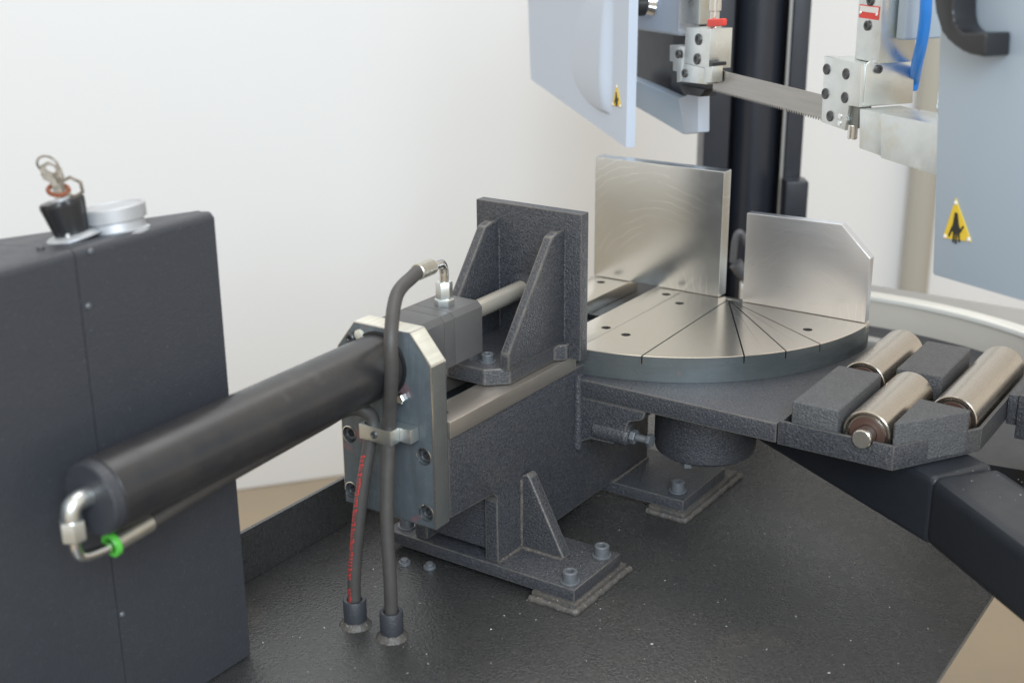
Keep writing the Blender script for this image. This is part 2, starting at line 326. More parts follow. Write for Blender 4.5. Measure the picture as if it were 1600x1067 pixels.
# keys
kt = kb + KA * 0.0284
def plate_from(origin, ex, ey, ez, outer, t, holes=None, mt=KEYM, parent=None, name='key'):
    bm = bmesh.new()
    def put(pts, s): return [bm.verts.new(origin + ex * a + ey * b_ + ez * s) for a, b_ in pts]
    inner = holes; n = len(outer)
    A, B = put(outer, -t), put(outer, t)
    if inner:
        C, D = put(inner, -t), put(inner, t)
        for i in range(n):
            j = (i + 1) % n
            bm.faces.new((A[i], A[j], C[j], C[i])); bm.faces.new((B[j], B[i], D[i], D[j])); bm.faces.new((C[i], C[j], D[j], D[i])); bm.faces.new((A[j], A[i], B[i], B[j]))
    else:
        bm.faces.new(A); bm.faces.new(B[::-1])
        for i in range(n): j = (i + 1) % n; bm.faces.new((A[j], A[i], B[i], B[j]))
    bmesh.ops.recalc_face_normals(bm, faces=bm.faces); bmesh.ops.bevel(bm, geom=list(bm.edges), offset=t * 0.4, segments=1, affect='EDGES')
    return mk(name, bm, mt, parent)
ky = thing('key', tuple(kt), 'worn nickel key standing upright in the black lock knob', 'key', 'keys at the cabinet lock')
ex = (CR * 0.94 + CF * 0.34).normalized(); ey = KA; ez = ex.cross(ey)
hexa = [(math.cos(R(60 * k + 30)) * 0.0082, 0.0170 + math.sin(R(60 * k + 30)) * 0.0085) for k in range(6)]
hexi = [(math.cos(R(60 * k + 30)) * 0.0034, 0.0200 + math.sin(R(60 * k + 30)) * 0.0030) for k in range(6)]
plate_from(kt, ex, ey, ez, hexa, 0.0011, hexi, KEYM, ky, 'bow')
plate_from(kt, ex, ey, ez, [(-0.0030, -0.001), (0.0030, -0.001), (0.0034, 0.0125), (-0.0034, 0.0125)], 0.0010, None, KEYM, ky, 'blade')
k2 = thing('key', tuple(kt + CR * 0.006), 'second small key hanging sideways from the ring above the lock knob', 'key', 'keys at the cabinet lock')
o2 = kt + CR * 0.0105 + KA * 0.0075; ex2 = (CR * 0.8 - KA * 0.5).normalized(); ez2 = (CF * 0.8 + KA * .4).normalized(); ey2 = ez2.cross(ex2).normalized(); ez2 = ex2.cross(ey2)
plate_from(o2, ex2, ey2, ez2, [(math.cos(R(60 * k)) * 0.0088, math.sin(R(60 * k)) * 0.0078) for k in range(6)], 0.0010, [(math.cos(R(60 * k)) * 0.0064, math.sin(R(60 * k)) * 0.0056) for k in range(6)], KEYM, k2, 'bow')
plate_from(o2, ex2, ey2, ez2, [(-0.0220, -0.0026), (-0.0070, -0.0026), (-0.0070, 0.0026), (-0.0220, 0.0026)], 0.0009, None, KEYM, k2, 'blade')
rg = [kt + KA * (0.0058 + 0.0042 * math.sin(a)) + CR * (0.0015 + 0.0070 * math.cos(a)) + CF * (0.003 + 0.004 * math.sin(a)) for a in [2 * math.pi * k / 28 for k in range(29)]]
mk('key_ring', tube([p - CR * 0.002 for p in rg], 0.0016, 10, smooth=0), ORANGEP, loc=tuple(kt), label='small orange ring looped through the keys on the lock', cat='key ring')
kr2 = [kt + KA * (0.0225 + 0.0064 * math.sin(a)) + ex * (-0.001 + 0.0066 * math.cos(a)) - ez * (0.002 * math.sin(2 * a)) for a in [2 * math.pi * k / 28 for k in range(29)]]
mk('key_ring', tube(kr2, 0.0008, 8, smooth=0), KEYM, loc=tuple(kt), label='thin steel wire ring threaded through the upright key bow', cat='key ring')

# ------------------------------------------------------------------ vise bed (beam, rails, feet, platform)
bed = thing('vise_bed', (-0.05, -0.25, -0.172), 'dark painted vise bed beam with steel rails bolted to the chip tray', 'machine bed')
# right side web as one casting outline in (y,z): front end raised above the window, full height post behind
pr = [(-0.430, -0.0147), (-0.083, -0.0147), (-0.083, -0.1600), (-0.3605, -0.1600), (-0.3605, -0.1000)]
for k in range(6): a = R(90 * k / 5); pr.append((-0.3705 + 0.010 * math.cos(a), -0.1000 + 0.010 * math.sin(a)))
pr += [(-0.430, -0.0870)]
mk('side_web', prism(pr, -0.060, -0.046, FX, 0.0015, wear=1), [PAINT, WORN], bed)
mk('side_web', prism(pr, -0.140, -0.126, FX, 0.0015, wear=1), [PAINT, WORN], bed)
mk('inner_web', prism([(-0.126, -0.152), (-0.060, -0.152), (-0.060, -0.020), (-0.126, -0.020)], -0.356, -0.345, FY, 0.001), PAINT, bed)
mk('end_web', prism([(-0.126, -0.159), (-0.060, -0.159), (-0.060, -0.020), (-0.126, -0.020)], -0.095, -0.084, FY, 0.001), PAINT, bed)
mk('bed_floor', box(-0.126, -0.060, -0.428, -0.0955, -0.060, -0.050), DARK, bed)  # shade inside the hollow bed put into the floor's near-black colour
mk('slot_shade_block', box(-0.160, -0.0560, -0.0825, 0.060, -0.060, -0.0149), DARK, bed)  # near-black block added below the table slot, standing in for its shade
mk('foot_plate', box(-0.172, 0.0362, -0.3645, -0.2845, -0.1722, -0.1602, 0.0009, wear=1), [PAINT, WORN], bed)
mk('foot_plate', box(-0.172, 0.0345, -0.1575, -0.0625, -0.1722, -0.1602, 0.0009, wear=1), [PAINT, WORN], bed)
gp = [(-0.0462, -0.1600), (-0.0462, -0.0890), (-0.0400, -0.0860), (-0.0370, -0.0885), (0.0000, -0.1600)]
mk('gusset', prism(gp, -0.3232, -0.3105, FY, 0.0018, 3, wear=1), [PAINT, WORN], bed)
weldline([(-0.0455, -0.3245, -0.160), (0.0000, -0.3245, -0.160)], 0.0020, 'weld_bead', bed)
weldline([(-0.0455, -0.3600, -0.160), (-0.0455, -0.3250, -0.160)], 0.0020, 'weld_bead', bed)
weldline([(-0.0450, -0.3240, -0.158), (-0.0450, -0.3240, -0.092)], 0.0018, 'weld_bead', bed)
weldline([(-0.0450, -0.1570, -0.160), (-0.0450, -0.0840, -0.160)], 0.0018, 'weld_bead', bed)
for x, y in ((0.0248, -0.3530), (0.0240, -0.2975), (0.0190, -0.1400), (-0.1588, -0.3493)):
    b = socket_bolt(bed, (x, y, -0.1600), (0, 0, 1), 0.0068, 0.0105, PBOLT, 0.0034)
    mk('washer', lathe([(0.0088, -0.0004), (0.0088, 0.0010), (0.0084, 0.0014), (0.0060, 0.0014)], (x, y, -0.1600), (0, 0, 1), 28), PBOLT, b)
r1 = mk('rail', box(-0.0765, -0.0435, -0.4295, -0.2335, -0.0146, 0.0, 0.0008), RAILM, bed, label='brown-grey steel slide rail at the near side of the slot')
s1 = mk('table_strip', box(-0.0850, -0.0527, -0.2330, 0.0200, -0.0146, 0.0, 0.0006), GROUND, bed)
s2 = mk('table_strip', box(-0.1640, -0.1195, -0.2330, 0.0200, -0.0146, 0.0, 0.0006), GROUND, bed)
mk('rail', box(-0.1420, -0.1095, -0.4295, -0.2335, -0.0146, 0.0, 0.0008), RAILM, bed)
def csk(o, pts, parent):
    cut(o, [lathe([(0, -0.0040), (0.0047, -0.0040), (0.0047, 0.0006), (0, 0.0006)], (x, y, 0), (0, 0, 1), 28) for x, y in pts])
    for x, y in pts: mk('screw', lathe([(0, -0.0039), (0.0046, -0.0039), (0.0046, -0.0012), (0.0042, -0.0009), (0.0025, -0.0009), (0.0024, -0.0032), (0, -0.0032)], (x, y, 0), (0, 0, 1), 36, hexfrom=4, hexto=5), DARKSCREW, parent)
DARKSCREW = mat('dark_countersunk_screw', (0.03, 0.028, 0.027), 0.0, 0.7, spec=0.1)
csk(s1, [(-0.0604, -0.1502), (-0.0632, -0.0190)], bed); csk(s2, [(-0.1447, -0.0173)], bed); csk(r1, [(-0.0620, -0.4150)], bed)
# platform under the round table, with bracket web and adjusting screw
mk('platform', prism([(-0.0462, -0.2295), (0.1555, -0.2295), (0.1555, 0.0140), (-0.0462, 0.0140)], -0.0432, -0.0252, FZ, 0.0012, wear=1), [PAINT, WORN], bed)
bw = [(-0.0460, -0.0432), (0.0280, -0.0432), (0.0255, -0.0510), (0.0215, -0.0535), (0.0110, -0.0570), (0.0080, -0.0640), (0.0080, -0.0740), (-0.0060, -0.0830), (-0.0300, -0.0835), (-0.0390, -0.0880), (-0.0460, -0.0940)]
mk('bracket_web', prism(bw, -0.2288, -0.2120, FY, 0.0014, wear=1), [PAINT, WORN], bed)
mk('weld_bead', tube([(-0.0445, -0.2280, -0.0215), (-0.0447, -0.2283, -0.0330), (-0.0443, -0.2282, -0.0600), (-0.0446, -0.2281, -0.0800), (-0.0450, -0.2280, -0.0960)], 0.0046, 12), PAINT, bed, ang=60)
sc = mk('adjusting_boss', rod((-0.030, -0.2210, -0.0740), (0.0095, -0.2210, -0.0740), 0.0105, 28, 0.003), PAINT, bed)
mk('lock_nut', lathe([(0, 0), (0.0062, 0), (0.0068, 0.0006), (0.0068, 0.0048), (0.0062, 0.0054), (0, 0.0054)], (0.0096, -0.2210, -0.0740), (1, 0, 0), 36, hexfrom=1, hexto=4), PBOLT, sc)
mk('set_screw', rod((0.0150, -0.2210, -0.0740), (0.0275, -0.2210, -0.0740), 0.0036, 16), PBOLT, sc)
mk('screw_head', lathe([(0, 0), (0.0064, 0), (0.0068, 0.0006), (0.0068, 0.0036), (0, 0.0042)], (0.0275, -0.2210, -0.0740), (1, 0, 0), 36, hexfrom=1, hexto=3), PBOLT, sc)
dr = mk('pivot_drum', lathe([(0, 0), (0.0440, 0), (0.0480, 0.0030), (0.0490, 0.0080), (0.0490, 0.0630), (0, 0.0630)], (0.047, -0.141, -0.1065), (0, 0, 1), 56), PAINT, bed)
mk('drum_bolt', lathe([(0, -0.0050), (0.0060, -0.0050), (0.0064, -0.0044), (0.0064, 0.0004), (0, 0.0004)], (0.0480, -0.1790, -0.1062), (0, 0, 1), 24, hexfrom=1, hexto=3), PBOLT, dr)

# ------------------------------------------------------------------ end plate of the vise
pl = thing('end_plate', (-0.093, -0.442, -0.088), 'blued steel end plate with cut corners holding the cylinder', 'plate')
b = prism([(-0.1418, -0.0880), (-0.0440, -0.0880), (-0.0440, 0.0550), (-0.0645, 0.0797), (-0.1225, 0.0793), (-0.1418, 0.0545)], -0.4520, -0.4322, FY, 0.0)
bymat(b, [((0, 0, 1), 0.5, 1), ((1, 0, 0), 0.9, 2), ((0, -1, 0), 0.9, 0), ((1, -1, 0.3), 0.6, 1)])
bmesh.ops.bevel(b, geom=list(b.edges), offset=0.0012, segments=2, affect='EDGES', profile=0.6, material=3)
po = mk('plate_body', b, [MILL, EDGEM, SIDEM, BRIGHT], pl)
PB = [(-0.0536, -0.0239), (-0.0528, -0.0742), (-0.1331, -0.0228), (-0.1335, -0.0745)]
cut(po, [lathe([(0, 0.0110), (0.0068, 0.0110), (0.0068, -0.001), (0, -0.001)], (x, -0.4520, z), (0, 1, 0), 36) for x, z in PB])
for x, z in PB:
    bo = socket_bolt(pl, (x, -0.4412, z), (0, -1, 0), 0.0061, 0.0092, BOLTM, 0.0032)
    mk('bright_edge', lathe([(0.0068, 0.0112), (0.0068, 0.01145), (0.0076, 0.0112)], (x, -0.4412, z), (0, -1, 0), 40, cap=False), BRIGHT, bo)
bo = socket_bolt(pl, (-0.1228, -0.4522, 0.0655), (0, -1, 0), 0.0042, 0.0055, BOLTM, 0.0020)
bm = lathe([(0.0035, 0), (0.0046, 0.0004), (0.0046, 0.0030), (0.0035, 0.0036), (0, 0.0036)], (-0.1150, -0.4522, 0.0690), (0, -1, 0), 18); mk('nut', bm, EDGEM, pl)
mk('nut', lathe([(0.0040, 0), (0.0046, 0.0004), (0.0044, 0.0052), (0.0035, 0.0060), (0, 0.0060)], (-0.0725, -0.4522, 0.0235), (0, -1, 0), 36, hexfrom=0, hexto=3), BRIGHT, pl)

# ------------------------------------------------------------------ hydraulic cylinder
CX, CZ = -0.0962, 0.0474
CE = Vector((CX, -0.7415, 0.0434)); CD = Vector((0, 0.2895, CZ - 0.0434)).normalized()
cy = thing('hydraulic_cylinder', (CX, -0.45, CZ), 'long black hydraulic cylinder reaching toward the lower left from the end plate', 'hydraulic cylinder')
mk('barrel', lathe([(0.0250, 0.0085), (0.0256, 0.0091), (0.0258, 0.2895), (0, 0.2895)], CE, CD, 72), CYLP, cy)
mk('end_cap', lathe([(0, 0), (0.0236, 0), (0.0248, 0.0010), (0.0252, 0.0078), (0.0244, 0.0085), (0, 0.0086)], CE, CD, 72), CABP, cy)
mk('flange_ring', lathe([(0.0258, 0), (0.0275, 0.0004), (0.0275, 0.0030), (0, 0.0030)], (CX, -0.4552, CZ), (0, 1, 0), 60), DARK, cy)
def blockprof(x0, x1, z0, z1, c): return [(x0, z0), (x1, z0), (x1, z1 - c), (x1 - c, z1), (x0 + c, z1), (x0, z1 - c)]
for y0_, y1_ in ((-0.4322, -0.3968), (-0.3964, -0.3825), (-0.3821, -0.3430)):
    mk('gland_block', prism(blockprof(-0.1205, -0.0720, 0.0300, 0.0758, 0.0045), y0_, y1_, FY, 0.0004), BLOCKP, cy)
mk('rod_gland', lathe([(0.0120, 0), (0.0120, 0.006), (0.0105, 0.0085), (0.0085, 0.009), (0, 0.009)], (-0.0945, -0.3432, 0.0560), (0, 1, 0), 40), CYLP, cy)
RODM = mat('piston_rod_steel', (0.78, 0.72, 0.62), 0.7, 0.22)
mk('piston_rod', rod((-0.0945, -0.3400, 0.0580), (-0.0918, -0.2480, 0.0605), 0.0082, 40), RODM, cy)
# ports
def elbow_port(parent, p, h0):
    f = mk('port_fitting', lathe([(0, 0), (0.0082, 0), (0.0086, 0.0006), (0.0086, 0.0055), (0.0078, 0.0062), (0, 0.0062)], p, (0, 0, 1), 48, hexfrom=1, hexto=4), ZINC, parent)
    mk('union_nut', lathe([(0, 0.0062), (0.0070, 0.0062), (0.0073, 0.0068), (0.0073, 0.0195), (0.0066, 0.0208), (0.0040, 0.0210), (0, 0.0210)], p, (0, 0, 1), 48, hexfrom=1, hexto=4, phase=0.25), ZINC, f)
    return f
elbow_port(cy, (-0.0925, -0.3690, 0.0757), 0)
fe = Vector((CX - 0.001, -0.7415, 0.0462))
f = mk('port_fitting', tube([fe + Vector((0, 0.002, 0)), fe + Vector((0, -0.007, 0.0)), fe + Vector((0, -0.0125, -0.0022)), fe + Vector((0, -0.0145, -0.0075)), fe + Vector((0, -0.0145, -0.0120))], 0.0064, 24), ZINC, cy)
mk('union_nut', lathe([(0, 0), (0.0078, 0), (0.0082, 0.0006), (0.0082, 0.0130), (0.0072, 0.0140), (0, 0.0140)], (fe.x, fe.y - 0.0145, fe.z - 0.0110), (0.0, 0.0, -1), 48, hexfrom=1, hexto=4), ZINC, f)

# ------------------------------------------------------------------ hoses and clamp
h1 = thing('hydraulic_hose', (-0.069, -0.483, -0.155), 'black hydraulic hose arching over the end plate to the top fitting', 'hose', 'hydraulic hoses')
HR = 0.0056
P1 = [(-0.0690, -0.4832, -0.1680), (-0.0692, -0.4825, -0.1300), (-0.0735, -0.4780, -0.0700), (-0.0760, -0.4690, -0.0100), (-0.0735, -0.4700, 0.0130), (-0.0625, -0.4785, 0.0540), (-0.0640, -0.4750, 0.0860), (-0.0800, -0.4470, 0.1070), (-0.0865, -0.4180, 0.1140), (-0.0885, -0.4080, 0.1152)]
mk('rubber_hose', tube(P1, HR, 22), RUBBER, h1)
d = Vector((-0.0925, -0.3690, 0.1140)) - Vector((-0.0885, -0.4080, 0.1152)); d.normalize(); e0 = Vector((-0.0883, -0.4100, 0.1152))
mk('ferrule', lathe([(0.0060, 0), (0.0068, 0.0006), (0.0068, 0.0215), (0.0060, 0.0225), (0, 0.0225)], e0, d, 36), FERR, h1)
e1 = e0 + d * 0.0235
mk('green_mark', lathe([(0.0045, 0), (0.0047, 0.0012), (0.0040, 0.0020), (0, 0.002)], e0 + d * 0.0224, d, 24), GREENP, h1)
mk('elbow_tube', tube([e1, e1 + d * 0.006, Vector((-0.0922, -0.3722, 0.1125)), Vector((-0.0925, -0.3690, 0.1060)), Vector((-0.0925, -0.3690, 0.0955))], 0.0040, 20), BRIGHT, h1)
h2 = thing('hydraulic_hose', (-0.107, -0.485, -0.155), 'black hydraulic hose with red lettering running back under the long cylinder', 'hose', 'hydraulic hoses')
P2 = [(-0.1070, -0.4852, -0.1680), (-0.1066, -0.4845, -0.1350), (-0.1010, -0.4790, -0.0700), (-0.0960, -0.4680, -0.0120), (-0.0940, -0.4665, 0.0020), (-0.0960, -0.4700, 0.0110), (-0.1020, -0.4770, 0.0155), (-0.1065, -0.4900, 0.0160), (-0.1060, -0.5100, 0.0150), (-0.1040, -0.5530, 0.0140), (-0.1010, -0.6050, 0.0132), (-0.0990, -0.6500, 0.0118), (-0.0965, -0.7000, 0.0085)]
mk('rubber_hose', tube(P2, HR, 22), RUBBER, h2)
q0 = Vector((-0.0965, -0.6960, 0.0090)); q1 = Vector((-0.0968, -0.7250, 0.0062)); d = (q1 - q0).normalized()
mk('ferrule', lathe([(0.0058, 0), (0.0066, 0.0006), (0.0066, 0.0290), (0.0058, 0.0300), (0, 0.0300)], q0, d, 36), FERR, h2)
mk('green_ring', lathe([(0.0055, 0.0302), (0.0084, 0.0304), (0.0088, 0.0320), (0.0084, 0.0340), (0.0055, 0.0342), (0.0055, 0.0302)], q0, d, 36, cap=False), GREENP, h2)
mk('elbow_tube', tube([q0 + d * 0.030, q0 + d * 0.038, Vector((fe.x, fe.y - 0.0100, 0.0075)), Vector((fe.x, fe.y - 0.0145, 0.0150)), Vector((fe.x, fe.y - 0.0145, 0.0260))], 0.0040, 20), BRIGHT, h2)
# red printed marks along the lower run of hose 2 (too small to read in the photograph)
bm = bmesh.new(); C2 = catmull(P2, 8)
seg = [p for p in C2 if -0.158 < p.z < -0.014]
def along(t):
    k = t * (len(seg) - 1); i = min(int(k), len(seg) - 2); return seg[i].lerp(seg[i + 1], k - i)
t = 0.0
side = (-CR * 0.66 - CF * 0.75); side.z = 0; side.normalize()
while t < 1.0:
    L_ = random.uniform(0.006, 0.013)
    if not (0.17 < t < 0.235 or 0.93 < t):
        p, q = along(t), along(min(1, t + L_)); tg = (q - p).normalized(); cx = tg.cross(side).normalized(); nn = cx.cross(tg).normalized()
        if nn.dot(side) < 0: nn = -nn
        a0 = random.uniform(-0.0024, -0.0016); a1 = random.uniform(0.0014, 0.0024)
        def w_(pt, a, r=HR + 0.00012): ang = a / HR; return pt + nn * (r * math.cos(ang)) + cx * (r * math.sin(ang))
        for s0, s1, b0, b1 in ((0, 0.28, a0, a1), (0.28, 1, a1 - 0.0012, a1)) if random.random() < 0.5 else ((0, 1, a0, a0 + 0.0013), (0.7, 1, a0, a1)):
            pa, pb_ = p.lerp(q, s0), p.lerp(q, s1)
            vs = [w_(pa, b0), w_(pa, (b0 + b1) / 2), w_(pa, b1), w_(pb_, b1), w_(pb_, (b0 + b1) / 2), w_(pb_, b0)]
            bv = [bm.verts.new(v) for v in vs]; bm.faces.new((bv[0], bv[1], bv[4], bv[5])); bm.faces.new((bv[1], bv[2], bv[3], bv[4]))
    t += L_ + random.uniform(0.001, 0.004)
mk('red_lettering', bm, REDP, h2, smooth=False)
cl = thing('hose_clamp', (-0.086, -0.4525, -0.010), 'small zinc clamp block holding both hoses against the end plate', 'clamp')
cb = prism([(-0.1020, -0.4748), (-0.0690, -0.4748), (-0.0690, -0.4636), (-0.1020, -0.4636)], -0.0110, 0.0020, FZ, 0.0006)
cbo = mk('front_jaw', cb, ZINC, cl)
cbk = mk('rear_jaw', box(-0.1010, -0.0580, -0.4634, -0.4524, -0.0105, 0.0015, 0.0006), ZINC, cl)
hc = lambda: [tube([(-0.0955, -0.4680, -0.020), (-0.0943, -0.4672, 0.010)], HR, 20, smooth=0), tube([(-0.0763, -0.4690, -0.020), (-0.0752, -0.4690, 0.010)], HR, 20, smooth=0)]
cut(cbo, hc()); cut(cbk, hc())
socket_bolt(cl, (-0.0862, -0.4747, -0.0045), (0, -1, 0), 0.0032, 0.0012, BOLTM, 0.0016)

# ------------------------------------------------------------------ moving jaw
jw = thing('moving_jaw', (-0.0875, -0.29, 0.0), 'dark cast vise jaw with two sloping ribs pushed by the piston rod', 'vise jaw')
mk('face_plate', prism([(-0.1448, -0.2485), (-0.0304, -0.2485), (-0.0304, -0.2362), (-0.1448, -0.2362)], 0.0006, 0.1378, FZ, 0.0010, wear=1), [PAINT, WORN], jw)
bs = [(-0.1250, -0.2480), (-0.1250, -0.3310), (-0.1075, -0.3480), (-0.0675, -0.3480), (-0.0502, -0.3325), (-0.0502, -0.2620), (-0.0420, -0.2530), (-0.0420, -0.2480)]
mk('base', prism(bs, 0.0006, 0.0158, FZ, 0.0014, 3, wear=1), [PAINT, WORN], jw)
def rib(x0, x1):
    p = [(-0.2480, 0.0150), (-0.3385, 0.0150), (-0.3385, 0.0300), (-0.2690, 0.1190), (-0.2600, 0.1215), (-0.2480, 0.1225)]
    return prism(p, x0, x1, FX, 0.0018, 2, wear=1)
mk('rib', rib(-0.0570, -0.0478), [PAINT, WORN], jw); mk('rib', rib(-0.1290, -0.1195), [PAINT, WORN], jw)
for x0 in (-0.0480, -0.1197):
    weldline([(x0 + 0.0005, -0.2485, 0.020), (x0 + 0.0005, -0.2485, 0.114)], 0.0014, 'cast_fillet', jw).data.materials[0] = PAINT
mk('rod_socket', lathe([(0.0160, 0), (0.0150, -0.004), (0.0100, -0.0050), (0, -0.0050)], (-0.0918, -0.2483, 0.0600), (0, 1, 0), 36), PAINT, jw)
for x, y in ((-0.0770, -0.3290), (-0.0960, -0.3290)):
    b = socket_bolt(jw, (x, y, 0.0158), (0, 0, 1), 0.0056, 0.0075, PBOLT, 0.0028)
    mk('washer', lathe([(0.0074, 0), (0.0074, 0.0010), (0.0050, 0.0012)], (x, y, 0.0156), (0, 0, 1), 26), PBOLT, b)

# ------------------------------------------------------------------ fixed jaw and fence
b = prism([(-0.1643, 0.0005), (-0.0112, 0.0005), (-0.0112, 0.1340), (-0.1643, 0.1340)], 0.0, 0.0172, FY, 0.0009, 3)
mk('fixed_jaw', b, JAWM, loc=(-0.088, 0.008, 0.0), label='tall rectangular zinc-grey jaw plate standing behind the slotted table strips', cat='jaw plate')
b = prism([(0.0160, 0.0005), (0.1478, 0.0005), (0.1478, 0.0664), (0.1163, 0.0962), (0.0160, 0.0948)], 0.0, 0.0105, FY, 0.0007, 3)
mk('fence_plate', b, FENCEM, loc=(0.082, 0.005, 0.0), label='brushed steel fence plate with cut corner on the round table', cat='fence plate')

# ------------------------------------------------------------------ round table with kerfs
tb = thing('round_table', (0.03, -0.1, -0.0248), 'round-fronted ground steel saw table with four radial kerfs', 'saw table')
DC, DR = Vector((-0.0704, 0.0032)), 0.2213
def rimpt(ang_from_pivot):     # ray from pivot (0,0) to the rim
    dx, dy = math.cos(ang_from_pivot), math.sin(ang_from_pivot)
    b_ = -(dx * DC.x + dy * DC.y); c_ = DC.length_squared - DR * DR; t = -b_ + math.sqrt(b_ * b_ - c_); return Vector((dx * t, dy * t))
XL = -0.0522
def discpoly(a0, a1, n):
    return [rimpt(a0 + (a1 - a0) * k / n) for k in range(n + 1)]
aL = math.atan2(-math.sqrt(DR ** 2 - (XL - DC.x) ** 2) + DC.y, XL)
aR = R(-2.0)
lower = [(XL, 0.010)] + [(XL, -0.02)] + [tuple(p) for p in discpoly(aL, aR, 48)] + [(0.149, 0.010)]
b = prism(lower, -0.0250, -0.0080, FZ); mk('table_body', b, [DISCSIDE], tb, ang=25)
kerfs = [R(-87.5), R(-59.9), R(-45.8), R(-31.5)]
kw = 0.0007
bounds = [aL] + kerfs + [aR]
def offl(a, s):   # line through pivot at angle a shifted sideways by s -> (near point, rim point)
    n = Vector((-math.sin(a), math.cos(a))) * s; d_ = Vector((math.cos(a), math.sin(a)))
    q = n - DC; bb = q.dot(d_); cc = q.length_squared - DR * DR; t = -bb + math.sqrt(bb * bb - cc); return n + d_ * 0.004, n + d_ * t
for k in range(5):
    pts = []
    if k == 0:
        n1, r1_ = offl(bounds[1], -kw); arc = [rimpt(aL + (math.atan2(r1_.y, r1_.x) - aL) * i / 12) for i in range(12)] + [r1_]
        pts = [Vector((XL, 0.0))] + arc + [n1] + [Vector((n1.x, 0.0))]
    elif k < 4:
        n0, r0_ = offl(bounds[k], kw); n1, r1_ = offl(bounds[k + 1], -kw); a0, a1 = math.atan2(r0_.y, r0_.x), math.atan2(r1_.y, r1_.x)
        pts = [n0, r0_] + [rimpt(a0 + (a1 - a0) * i / 10) for i in range(1, 10)] + [r1_, n1]
    else:
        n0, r0_ = offl(bounds[4], kw); a0 = math.atan2(r0_.y, r0_.x)
        pts = [n0, r0_] + [rimpt(a0 + (aR - a0) * i / 16) for i in range(1, 17)] + [Vector((0.149, 0.0)), Vector((n0.x, 0.0))]
    b = prism([(p.x, p.y) for p in pts], -0.0081, 0.0, FZ)
    b.normal_update()
    for f in b.faces: f.material_index = 0 if f.normal.z > 0.5 else 1
    bmesh.ops.bevel(b, geom=[e for e in b.edges if all(v.co.z > -0.0001 and abs((v.co.xy - DC).length - DR) < 1e-4 for v in e.verts)], offset=0.0005, segments=1, affect='EDGES')
    o = mk('table_sector', b, [GROUND, DISCSIDE], tb, ang=25)
    if k == 0: csk(o, [(-0.0335, -0.1584), (-0.0366, -0.0396)], tb)
    if k == 4: csk(o, [(0.1077, -0.0484)], tb)
mk('rear_table', box(XL, 0.149, 0.0002, 0.0098, -0.0079, -0.0004, 0.0003), GROUND, tb)

# ------------------------------------------------------------------ roller tray, rollers, pads
rt = thing('roller_frame', (0.23, -0.1, -0.0432), 'dark angular bent-strip frame carrying three rollers right of the round table', 'roller frame')
path = [(0.1572, 0.060), (0.1572, -0.2306), (0.2578, -0.2306), (0.3065, -0.1520), (0.3065, 0.060)]
def offset_poly(path, t):
    out = []
    for i, p in enumerate(path):
        p = Vector(p); ns = []
        if i > 0: d_ = (p - Vector(path[i - 1])).normalized(); ns.append(Vector((-d_.y, d_.x)))
        if i < len(path) - 1: d_ = (Vector(path[i + 1]) - p).normalized(); ns.append(Vector((-d_.y, d_.x)))
        n = sum(ns, Vector((0, 0))).normalized(); out.append(tuple(p + n * t / max(0.5, n.dot(ns[0]))))
    return out
inner = offset_poly(path, 0.0030)
fr = mk('frame_band', prism(path + inner[::-1], -0.0432, -0.0216, FZ, 0.0006, wear=1), [PAINT, WORN], rt)
cut(fr, [rod((0.2312, -0.2400, -0.0205), (0.2312, -0.2200, -0.0205), 0.0090, 32)])
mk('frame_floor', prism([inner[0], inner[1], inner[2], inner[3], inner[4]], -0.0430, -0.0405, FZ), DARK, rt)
def roller(x, y0, y1, label, r=0.0206, zc=-0.0206, shaft=0.012):
    t_ = thing('steel_roller', (x, (y0 + y1) / 2, zc - r), label, 'roller', 'rollers in the dark frame')
    mk('sleeve', lathe([(0.0165, 0.0015), (0.0185, 0.0), (r - 0.0008, 0.0), (r, 0.0008), (r, y1 - y0 - 0.0008), (r - 0.0008, y1 - y0), (0.0165, y1 - y0), (0.0165, y1 - y0 - 0.002)], (x, y0, zc), (0, 1, 0), 72), ROLLM, t_)
    for y, s in ((y0, 1), (y1, -1)):
        mk('bearing_seal', lathe([(0.0152, 0.0012), (0.0145, 0.0006), (0.0120, 0.0010), (0.0118, 0.0018), (0.0105, 0.0018), (0.0100, 0.0010), (0.0085, 0.0012), (0, 0.0012)], (x, y, zc), (0, s, 0), 48), SEALM, t_)
    mk('shaft', lathe([(0, 0), (0.0074, 0), (0.0082, 0.0008), (0.0082, shaft * 2 + y1 - y0 - 0.0008), (0.0074, shaft * 2 + y1 - y0), (0, shaft * 2 + y1 - y0)], (x, y0 - shaft, zc), (0, 1, 0), 40), BRIGHT, t_)
    return t_
roller(0.1868, -0.1085, 0.0020, 'short steel roller beside the round table, farthest left of the three', shaft=0.004)
roller(0.2312, -0.2215, -0.1090, 'front steel roller with its bright shaft end seated in the frame notch', shaft=0.0125)
roller(0.2805, -0.1490, 0.0060, 'long steel roller at the right side of the dark frame', shaft=0.004)
def pad(poly, label):
    mk('spacer_block', prism(poly, -0.0404, -0.0030, FZ, 0.0022, 3), PADP, loc=(sum(p[0] for p in poly) / len(poly), sum(p[1] for p in poly) / len(poly), -0.0404), label=label, cat='block', group='coarse painted blocks between the rollers')
pad([(0.1665, -0.2260), (0.2075, -0.2260), (0.2075, -0.1200), (0.1665, -0.1200)], 'rectangular coarse grey block in front left corner of the roller frame')
pad([(0.2135, -0.1000), (0.2555, -0.1000), (0.2545, -0.0085), (0.2125, -0.0085)], 'rectangular coarse grey block between the far left and right rollers')
pad([(0.2548, -0.2270), (0.2575, -0.2275), (0.2985, -0.1690), (0.2985, -0.1640), (0.2548, -0.1610)], 'wedge shaped coarse grey block along the slanted front of the frame')

